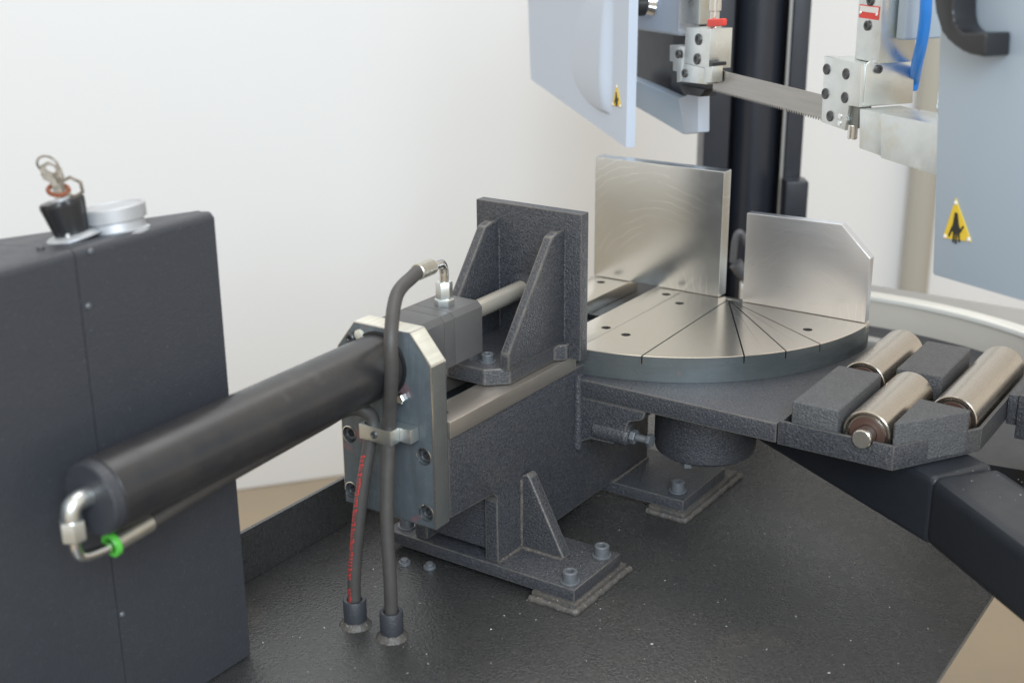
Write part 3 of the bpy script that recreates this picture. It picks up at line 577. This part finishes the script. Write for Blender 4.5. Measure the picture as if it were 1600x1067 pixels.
# ------------------------------------------------------------------ swing arm under the roller frame
ARMP = mat('smooth_arm_paint', (0.017, 0.020, 0.027), 0, 0.36, var=(8, (0.022, 0.025, 0.030), 0.6), bump=(500, 0.35, 0.0006), rvar=0.05)
am = thing('swing_arm', (0.25, -0.2, -0.106), 'thick dark square-tube swing arm under the roller frame running to the lower right', 'arm')
def tubebeam(p0, p1, w, z0, z1, bev):
    d_ = (Vector(p1) - Vector(p0)).normalized(); n = Vector((-d_.y, d_.x))
    return prism([p0, p1, tuple(Vector(p1) + n * w), tuple(Vector(p0) + n * w)], z0, z1, FZ, bev, 4)
mk('inner_arm', tubebeam((0.0560, -0.0837), (0.2915, -0.2241), 0.0640, -0.1055, -0.0446, 0.0075), ARMP, am)
mk('outer_arm', tubebeam((0.2845, -0.2185), (0.5600, -0.4595), 0.0650, -0.1060, -0.0440, 0.0120), ARMP, am)

# ------------------------------------------------------------------ conveyor end bracket at the right edge
cvb = thing('conveyor_bracket', (0.36, 0.0, -0.125), 'dark conveyor end bracket at the right picture edge beside the roller frame', 'bracket')
mk('mounting_plate', box(0.3072, 0.3160, -0.0730, 0.0600, -0.0450, -0.0170, 0.0008), PAINT, cvb)
mk('cross_beam', box(0.3166, 0.4600, -0.0760, 0.0600, -0.0560, -0.0150, 0.0010), PAINT, cvb)
mk('leg', box(0.3290, 0.4200, -0.0720, 0.0000, -0.1250, -0.0565, 0.0010), CABP, cvb)

# ------------------------------------------------------------------ cream turning bed behind
tbq = thing('turning_bed', (0.2, 0.3, -0.16), 'cream machine bed with curved white lip behind the rollers', 'machine bed')
BC = Vector((0.048, -0.012))
def arcband(r0, r1, z0, z1, a0, a1, n, mats, name, bev=0.0):
    pts = [(BC.x + r1 * math.cos(a0 + (a1 - a0) * k / n), BC.y + r1 * math.sin(a0 + (a1 - a0) * k / n)) for k in range(n + 1)]
    pts += [(BC.x + r0 * math.cos(a1 + (a0 - a1) * k / n), BC.y + r0 * math.sin(a1 + (a0 - a1) * k / n)) for k in range(n + 1)]
    return mk(name, prism(pts, z0, z1, FZ, bev), mats, tbq, ang=25)
arcband(0.386, 0.404, -0.130, -0.0945, R(-12), R(118), 60, CREAM, 'curved_wall')
arcband(0.384, 0.406, -0.0943, -0.0880, R(-12), R(118), 60, LIPM, 'lip', 0.001)
arcband(0.190, 0.3858, -0.160, -0.128, R(8), R(118), 50, COLM, 'inner_floor')
arcband(0.300, 0.318, -0.1278, -0.1180, R(20), R(118), 50, BEDGREY, 'ring_rail', 0.002)
pts = [(BC.x + 0.4062 * math.cos(R(-12 + 115 * k / 40)), BC.y + 0.4062 * math.sin(R(-12 + 115 * k / 40))) for k in range(41)]
pts += [(pts[-1][0], 0.432), (0.75, 0.432), (0.75, pts[0][1])]
mk('bed_top', prism(pts, -0.160, -0.0915, FZ), BEDGREY, tbq)
mk('pedestal', box(0.34, 0.74, 0.12, 0.42, -0.748, -0.1602, 0.002), CREAM, tbq)

# ------------------------------------------------------------------ dark column behind the jaws
cm = thing('saw_column', (-0.17, 0.45, -0.75), 'dark steel column with round guide rail rising behind the jaw plates', 'column')
cr_, cf_ = Vector((0.827, 0.562, 0)).normalized(), Vector((-0.562, 0.827, 0)).normalized(); c0 = Vector((-0.2250, 0.3890, 0))
def FC(a, b_, h): p = c0 + cr_ * a + cf_ * b_; return (p.x, p.y, h)
def cbox(s0, s1, t0, t1, z0, z1, bev=0.001): return prism([(s0, t0), (s1, t0), (s1, t1), (s0, t1)], z0, z1, FC, bev)
mk('back_plate', cbox(0.004, 0.132, 0.062, 0.078, -0.75, 0.70), COLM, cm)
mk('side_bar', cbox(0.000, 0.034, 0.0, 0.0615, -0.75, 0.70), COLM, cm)
mk('side_bar', cbox(0.112, 0.134, 0.0, 0.0615, -0.75, 0.70), COLM, cm)
p = c0 + cr_ * 0.074 + cf_ * 0.036
mk('guide_rail', lathe([(0, 0), (0.031, 0), (0.031, 1.45), (0, 1.45)], (p.x, p.y, -0.75), (0, 0, 1), 48), COLM, cm)
p = c0 + cr_ * 0.108 + cf_ * 0.03
mk('highlight_strip', cbox(0.1065, 0.1110, 0.004, 0.010, -0.75, 0.70), BEDGREY, cm)  # light grey strip added to imitate a bright highlight line down the column
mk('stop_bracket', cbox(0.108, 0.1385, -0.035, -0.001, -0.060, 0.035, 0.003), COLM, cm)
bk = thing('lever_bracket', tuple(c0 + cr_ * 0.03 - cf_ * 0.09), 'small grey lever bracket seen in the gap between jaw plate and fence', 'bracket')
def lump(pts, r, nm): return mk(nm, tube([c0 + cr_ * a + cf_ * b_ + Vector((0, 0, z)) for a, b_, z in pts], r, 14), ZINCD, bk)
ZINCD = mat('grey_cast_lever', (0.13, 0.13, 0.14), 0.3, 0.45)
lump([(0.036, -0.09, -0.062), (0.044, -0.09, -0.072), (0.056, -0.09, -0.082)], 0.0095, 'lever_foot')
lump([(0.032, -0.09, -0.060), (0.034, -0.09, -0.030), (0.040, -0.09, -0.020), (0.050, -0.09, -0.036)], 0.0045, 'lever')

# ------------------------------------------------------------------ saw blade and guides
teeth = []; n = 52; u0, u1 = -0.050, 0.166
for k in range(n):
    a = u0 + (u1 - u0) * k / n; d_ = (u1 - u0) / n
    teeth += [(a, 0.2098), (a + d_ * 0.25, 0.2122), (a + d_ * 0.55, 0.2128)]
b = prism(teeth + [(u1, 0.2098), (u1, 0.2330), (u0, 0.2330)], -0.0005, 0.0005, FV)
pc = HU * 0.06
mk('toothed_band', b, BLADEM, loc=(pc.x, pc.y, 0.21), label='thin grey toothed band saw blade stretched between the two guides', cat='saw blade')
def head(name, u_, v_, z_, label, cat): p = HU * u_ + HN * v_; return thing(name, (p.x, p.y, z_), label, cat)
def hp(u_, v_, z_): p = HU * u_ + HN * v_; return Vector((p.x, p.y, z_))
NV = -HN
lg = head('left_blade_guide', -0.07, 0, 0.213, 'bright zinc blade guide at the far end of the saw blade', 'blade guide'); lg.name = 'blade_guide'; OFF[lg.name] = lg.location.copy()
mk('guide_body', prism([(-0.0930, 0.2345), (-0.0398, 0.2345), (-0.0398, 0.2745), (-0.0910, 0.2712)], -0.012, 0.0135, FV, 0.0006), ZINC, lg)
mk('guide_shoe', prism([(-0.0970, 0.2145), (-0.0430, 0.2185), (-0.0400, 0.2343), (-0.0930, 0.2343)], -0.012, -0.0016, FV, 0.0006), ZINC, lg)
mk('roller_holder', prism([(-0.1280, 0.2493), (-0.0935, 0.2508), (-0.0975, 0.2150), (-0.1095, 0.2120), (-0.1105, 0.2236), (-0.1192, 0.2232), (-0.1198, 0.2326), (-0.1271, 0.2325)], -0.0105, 0.004, FV, 0.0005), ZINC, lg)
mk('clamp_tip', prism([(-0.0455, 0.2200), (-0.0290, 0.2225), (-0.0290, 0.2385), (-0.0455, 0.2350)], -0.0145, -0.0018, FV, 0.0008), ZINC, lg)
mk('stop_tab', prism([(-0.036, 0.2385), (-0.029, 0.2390), (-0.029, 0.2425), (-0.036, 0.2420)], -0.014, 0.002, FV, 0.0004), BLACKPL, lg)
for uu, zz, rr in ((-0.0625, 0.2618, 0.0058), (-0.0640, 0.2417, 0.0058), (-0.1045, 0.2424, 0.0045), (-0.0895, 0.2242, 0.0045)):
    socket_bolt(lg, hp(uu, -0.0119, zz), NV, rr, 0.0022, BOLTM, rr * 0.5)
mk('mounting_post', prism([(-0.1480, 0.2690), (-0.1030, 0.2715), (-0.1030, 0.40), (-0.1480, 0.40)], 0.010, 0.034, FV, 0.002), ZINC, lg)
mk('wiper_pad', prism([(-0.1250, 0.2070), (-0.0690, 0.2090), (-0.0790, 0.2002), (-0.1150, 0.1980)], 0.001, 0.012, FV, 0.0005), BLACKPL, lg)
vv = thing('coolant_valve', tuple(hp(-0.056, 0.003, 0.275)), 'small brass-silver tap with red lever on top of the far blade guide', 'valve')
mk('valve_body', lathe([(0, 0), (0.0070, 0), (0.0075, 0.001), (0.0075, 0.008), (0.0050, 0.009), (0.0050, 0.016), (0.0065, 0.017), (0.0065, 0.045), (0, 0.045)], hp(-0.0570, 0.002, 0.2735), (0, 0, 1), 24), BRIGHT, vv)
mk('lever', prism([(-0.0545, 0.2745), (-0.0215, 0.2785), (-0.0215, 0.2860), (-0.0545, 0.2825)], -0.0085, -0.0035, FV, 0.0022, 3), REDPL, vv)

gr = head('right_blade_guide', 0.2, 0, 0.198, 'zinc blade guide block with dark socket screws at the near end of the blade', 'blade guide'); gr.name = 'blade_guide'; OFF[gr.name] = gr.location.copy()
gb = [(0.1606, 0.2695), (0.2150, 0.2688), (0.2165, 0.2328), (0.2015, 0.2322), (0.1990, 0.2105), (0.1627, 0.2122)]
mk('guide_body', prism(gb, -0.012, -0.0010, FV, 0.0007), ZINC, gr)
mk('guide_back', prism([(0.1640, 0.2690), (0.2148, 0.2684), (0.2148, 0.2325), (0.1640, 0.2340)], -0.0008, 0.0405, FV, 0.0010), ZINC, gr)
mk('side_cover', prism([(-0.0085, 0.2340), (0.0420, 0.2330), (0.0400, 0.2708), (-0.0040, 0.2712), (-0.0080, 0.2690)], 0.2152, 0.2172, lambda a, b_, h: tuple(hp(h, a, b_)), 0.0006), ZINC, gr)
socket_bolt(gr, hp(0.2170, 0.0030, 0.2640), HU, 0.0036, 0.0030, BOLTM, 0.0018)
for uu, zz in ((0.1944, 0.2581), (0.1951, 0.2381), (0.1756, 0.2193), (0.1655, 0.2586), (0.1660, 0.2375)):
    socket_bolt(gr, hp(uu, -0.0119, zz), NV, 0.0048, 0.0012, BOLTM, 0.0026)
for zz in (0.2215, 0.2155): mk('pin', lathe([(0.0024, 0), (0.0024, 0.0006), (0, 0.0008)], hp(0.1900, -0.0119, zz), NV, 16), CHROME, gr)
mk('guide_insert', prism([(0.1995, 0.2140), (0.2120, 0.2140), (0.2120, 0.2320), (0.2018, 0.2320)], -0.0085, 0.004, FV, 0.0006), SIDEM, gr)
mk('lock_bolt', rod(hp(0.2075, -0.010, 0.2045), hp(0.2075, -0.010, 0.2165), 0.0042, 20), BRIGHT, gr)
mk('lower_arm', prism([(0.2170, 0.2320), (0.2485, 0.2316), (0.2525, 0.1976), (0.2208, 0.1989)], -0.012, 0.030, FV, 0.0010), ZINC, gr)
mk('arm_cover', prism([(0.2482, 0.2330), (0.4100, 0.2375), (0.4200, 0.1940), (0.2527, 0.1965)], -0.0135, 0.028, FV, 0.0012), ZINC, gr)
po_ = mk('guide_post', prism([(0.1880, 0.2690), (0.2215, 0.2690), (0.2190, 0.42), (0.1860, 0.42)], 0.000, 0.036, FV, 0.0010), ZINC, gr)
lb = mk('rating_label', prism([(0.1905, 0.3041), (0.2170, 0.3041), (0.2175, 0.3150), (0.1905, 0.3150)], -0.0007, -0.0002, FV), REDPL, po_)
mk('label_field', prism([(0.1915, 0.3095), (0.2165, 0.3095), (0.2168, 0.3142), (0.1915, 0.3142)], -0.0010, -0.0006, FV), WHITEP, po_)
for uu in (0.1925, 0.2152): mk('rivet', lathe([(0.0013, 0), (0.0010, 0.0006), (0, 0.0008)], hp(uu, -0.0008, 0.3085), NV, 12), CHROME, po_)
socket_bolt(gr, hp(0.2032, 0.0001, 0.2985), NV, 0.0042, 0.0020, BOLTM, 0.0020)
socket_bolt(gr, hp(0.2045, 0.0001, 0.3190), NV, 0.0042, 0.0020, BOLTM, 0.0020)
mk('adjuster_block', prism([(0.2600, 0.2335), (0.2860, 0.2335), (0.2860, 0.2510), (0.2600, 0.2500)], 0.032, 0.052, FV, 0.0015), ZINC, gr)
socket_bolt(gr, hp(0.2862, 0.042, 0.2425), HU, 0.0050, 0.003, BOLTM, 0.0026)
hb = head('machine_casing', 0.2, 0.08, 0.28, 'blue-grey saw head body behind the near guide post', 'saw head')
mk('body_shell', prism([(0.2235, 0.2880), (0.2360, 0.2890), (0.2350, 0.42), (0.2220, 0.42)], 0.013, 0.066, FV, 0.003, 3), BLUEGREY, hb)
ah = [hp(0.2620, 0.0100, 0.42), hp(0.2620, 0.0106, 0.3334), hp(0.2610, 0.0122, 0.3086), hp(0.2540, 0.0165, 0.2885), hp(0.2350, 0.0288, 0.2692), hp(0.2110, 0.0465, 0.2535), hp(0.2060, 0.049, 0.2440)]
mk('air_hose', tube(ah, 0.0048, 18), BLUEHOSE, loc=tuple(ah[-1]), label='bright blue air hose curving down behind the near blade guide', cat='hose')

# ------------------------------------------------------------------ covers of the saw head
def sticker(parent, tri, v0, cen, sc):
    tri2 = []
    s = mk('warning_sticker', prism(tri, v0 - 0.0006, v0 - 0.0001, FV), YELLOW, parent, label='yellow triangular hand warning sticker')
    # hand pictogram: arm, palm and fingers
    def q(pts): return [(cen[0] + a * sc, cen[1] + b_ * sc) for a, b_ in pts]
    bm = bmesh.new()
    for pts in ([(-0.16, 0.62), (0.02, 0.60), (0.18, 0.10), (-0.22, 0.02)], [(-0.22, 0.06), (0.20, 0.10), (0.34, -0.22), (-0.10, -0.34), (-0.30, -0.14)],
                [(-0.30, -0.10), (-0.20, -0.20), (-0.36, -0.56), (-0.44, -0.50)], [(-0.14, -0.28), (-0.02, -0.32), (-0.04, -0.74), (-0.13, -0.74)],
                [(0.02, -0.28), (0.13, -0.28), (0.14, -0.76), (0.05, -0.77)], [(0.16, -0.26), (0.28, -0.24), (0.36, -0.62), (0.27, -0.64)], [(0.28, -0.06), (0.34, -0.20), (0.52, 0.10), (0.44, 0.14)]):
        prism(q(pts), v0 - 0.0009, v0 - 0.0006, FV, bm=bm)
    mk('hand_pictogram', bm, BLACKINK, s, smooth=False)
    for a, b_ in tri:
        a2, b2 = a + (cen[0] - a) * 0.16, b_ + (cen[1] - b_) * 0.16
        mk('rivet', lathe([(0.0016, 0), (0.0014, 0.0007), (0, 0.0010)], hp(a2, v0 - 0.0005, b2), NV, 14), WHITEP, s)
rc = head('near_cover', 0.42, -0.05, 0.134, 'large blue-grey sheet cover at the upper right with hand warning sticker', 'machine cover'); rc.name = 'head_cover'; OFF[rc.name] = rc.location.copy()
mk('cover_panel', prism([(0.3566, 0.42), (0.3578, 0.3056), (0.3756, 0.1345), (0.3775, 0.1333), (0.62, 0.1500), (0.62, 0.42)], -0.050, -0.042, FV, 0.0012), BLUEGREY, rc)
v = -0.05
tri = [(0.3930, 0.1953), (0.3837, 0.1635), (0.4140, 0.1680)]
sticker(rc, tri, v, (0.3968, 0.1752), 0.0165)
hnd = [(0.3700, 0.42), (0.3716, 0.3515), (0.3740, 0.3360), (0.3775, 0.3260), (0.3855, 0.3137), (0.3925, 0.3090), (0.4003, 0.3056), (0.4085, 0.3030), (0.4173, 0.3014), (0.4320, 0.3013),
       (0.4307, 0.3170), (0.4087, 0.3150), (0.4040, 0.3160), (0.3996, 0.3184), (0.3965, 0.3225), (0.3949, 0.3274), (0.3916, 0.3526), (0.3905, 0.42)]
mk('handle', prism(hnd, -0.0720, -0.0505, FV, 0.003, 3), BLACKPL, rc, label='black plastic D-shaped pull handle')

lc = head('far_cover', -0.29, -0.05, 0.138, 'pale blue-grey sheet cover with round recess at the far end of the saw head', 'machine cover'); lc.name = 'head_cover'; OFF[lc.name] = lc.location.copy()
# panel as a fine grid with a pressed recess
bm = bmesh.new(); nu, nz = 200, 130
def lowz(uu): return 0.1776 + (uu + 0.4254) / (0.2770) * (0.1383 - 0.1776)
grid = {}
for i in range(nu + 1):
    uu = -0.4254 + 0.2770 * i / nu; z0 = lowz(uu); uu_top = uu - 0.02 * (1 - i / nu)
    for j in range(nz + 1):
        f = j / nz; z = z0 + (0.43 - z0) * f ** 1.4; ux = uu + (uu_top - uu) * f
        # raised scoop pressed into the sheet: rises from a curved left edge to a ridge on the guide side
        dz = (z - 0.2130) / (0.044 if z < 0.2130 else 0.088); dep = 0.0
        if abs(dz) < 1.0:
            ul = -0.212 - 0.086 * math.sqrt(1 - dz * dz); ur = -0.203; ue = -0.184
            if ul < ux <= ur: dep = -0.009 * (ux - ul) / 0.095
            elif ur < ux < ue: dep = -0.009 * (ur - ul) / 0.095 * (0.5 + 0.5 * math.cos(math.pi * (ux - ur) / (ue - ur)))
        grid[i, j] = bm.verts.new(hp(ux, -0.050 + dep, z))
for i in range(nu):
    for j in range(nz): bm.faces.new((grid[i, j], grid[i + 1, j], grid[i + 1, j + 1], grid[i, j + 1]))
ext = bmesh.ops.extrude_face_region(bm, geom=list(bm.faces))
bmesh.ops.translate(bm, vec=HN * 0.0110, verts=[g for g in ext['geom'] if isinstance(g, bmesh.types.BMVert)])
bmesh.ops.recalc_face_normals(bm, faces=bm.faces)
mk('cover_panel', bm, COVERL, lc, ang=50)
sticker(lc, [(-0.1735, 0.2042), (-0.1845, 0.1795), (-0.1617, 0.1807)], -0.05, (-0.1735, 0.1885), 0.0115)
hk = thing('wheel_housing', tuple(hp(-0.2, 0.04, 0.15)), 'pale blue wheel housing with dark interior behind the far cover', 'machine housing')
mk('upper_shell', prism([(-0.3000, 0.2500), (-0.1640, 0.2533), (-0.1660, 0.42), (-0.3000, 0.42)], 0.0195, 0.060, FV, 0.006, 3), COVERL, hk)
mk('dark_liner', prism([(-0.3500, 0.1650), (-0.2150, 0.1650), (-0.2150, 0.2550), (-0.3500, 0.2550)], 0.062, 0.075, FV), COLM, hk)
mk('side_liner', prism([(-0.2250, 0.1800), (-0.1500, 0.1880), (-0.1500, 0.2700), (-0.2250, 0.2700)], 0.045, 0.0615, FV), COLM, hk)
mk('lower_guard', prism([(-0.3400, 0.1920), (-0.2766, 0.1894), (-0.1796, 0.1830), (-0.1640, 0.1441), (-0.3400, 0.1640)], 0.0295, 0.044, FV, 0.002), BLUEGREY, hk)
mk('guard_edge', prism([(-0.1790, 0.1828), (-0.1334, 0.1985), (-0.1300, 0.1520), (-0.1630, 0.1446)], 0.0290, 0.0440, FV, 0.002), COVERL, hk)
mk('tension_knob', lathe([(0, 0), (0.010, 0), (0.012, 0.002), (0.012, 0.016), (0.009, 0.019), (0, 0.019)], hp(-0.1750, -0.0180, 0.2880), NV, 24), BLACKPL, hk)
mk('ring_nut', lathe([(0.0045, 0.0), (0.0150, 0.0), (0.0160, 0.002), (0.0120, 0.010), (0.0060, 0.011), (0.0045, 0.006), (0.0045, 0.0)], hp(-0.2290, 0.0190, 0.2860), NV, 28, cap=False), CHROME, hk)

# ------------------------------------------------------------------ loose swarf
bm = bmesh.new()
def flake(x, y, z, s):
    a = random.uniform(0, 6.28); h = s * random.uniform(0.15, 0.5); vs = []
    for k in range(4):
        t_ = a + k * math.pi / 2 + random.uniform(-.3, .3); r_ = s * (1 if k % 2 else random.uniform(.25, .6))
        vs.append(bm.verts.new((x + math.cos(t_) * r_, y + math.sin(t_) * r_, z + random.uniform(0.0, h))))
    top = bm.verts.new((x, y, z + h)); bt = bm.verts.new((x, y, z))
    for k in range(4): bm.faces.new((vs[k], vs[(k + 1) % 4], top)); bm.faces.new((vs[(k + 1) % 4], vs[k], bt))
for _ in range(230): flake(random.uniform(-0.16, 0.32), random.uniform(-0.62, -0.1), -0.1799, random.choice((0.0003, 0.0004, 0.0005, 0.0007, 0.0009, 0.0013)))
for _ in range(90): flake(random.gauss(0.06, 0.06), random.gauss(-0.33, 0.06), -0.1799, random.choice((0.0003, 0.0004, 0.0006)))
for _ in range(26): flake(random.uniform(-0.04, 0.03), random.uniform(-0.36, -0.29), -0.1600, random.choice((0.0003, 0.0005, 0.0007)))
for _ in range(26): flake(random.uniform(-0.073, -0.047), random.uniform(-0.42, -0.35), 0.0001, random.choice((0.0003, 0.0005)))
for _ in range(14): flake(random.uniform(0.30, 0.36), random.uniform(-0.24, -0.18), -0.0439, random.choice((0.0004, 0.0006, 0.0010)))
mk('swarf', bm, SWARFM, smooth=False, loc=(0.05, -0.3, -0.18), kind='stuff', label='tiny bright metal chips scattered over the chip tray', cat='swarf')
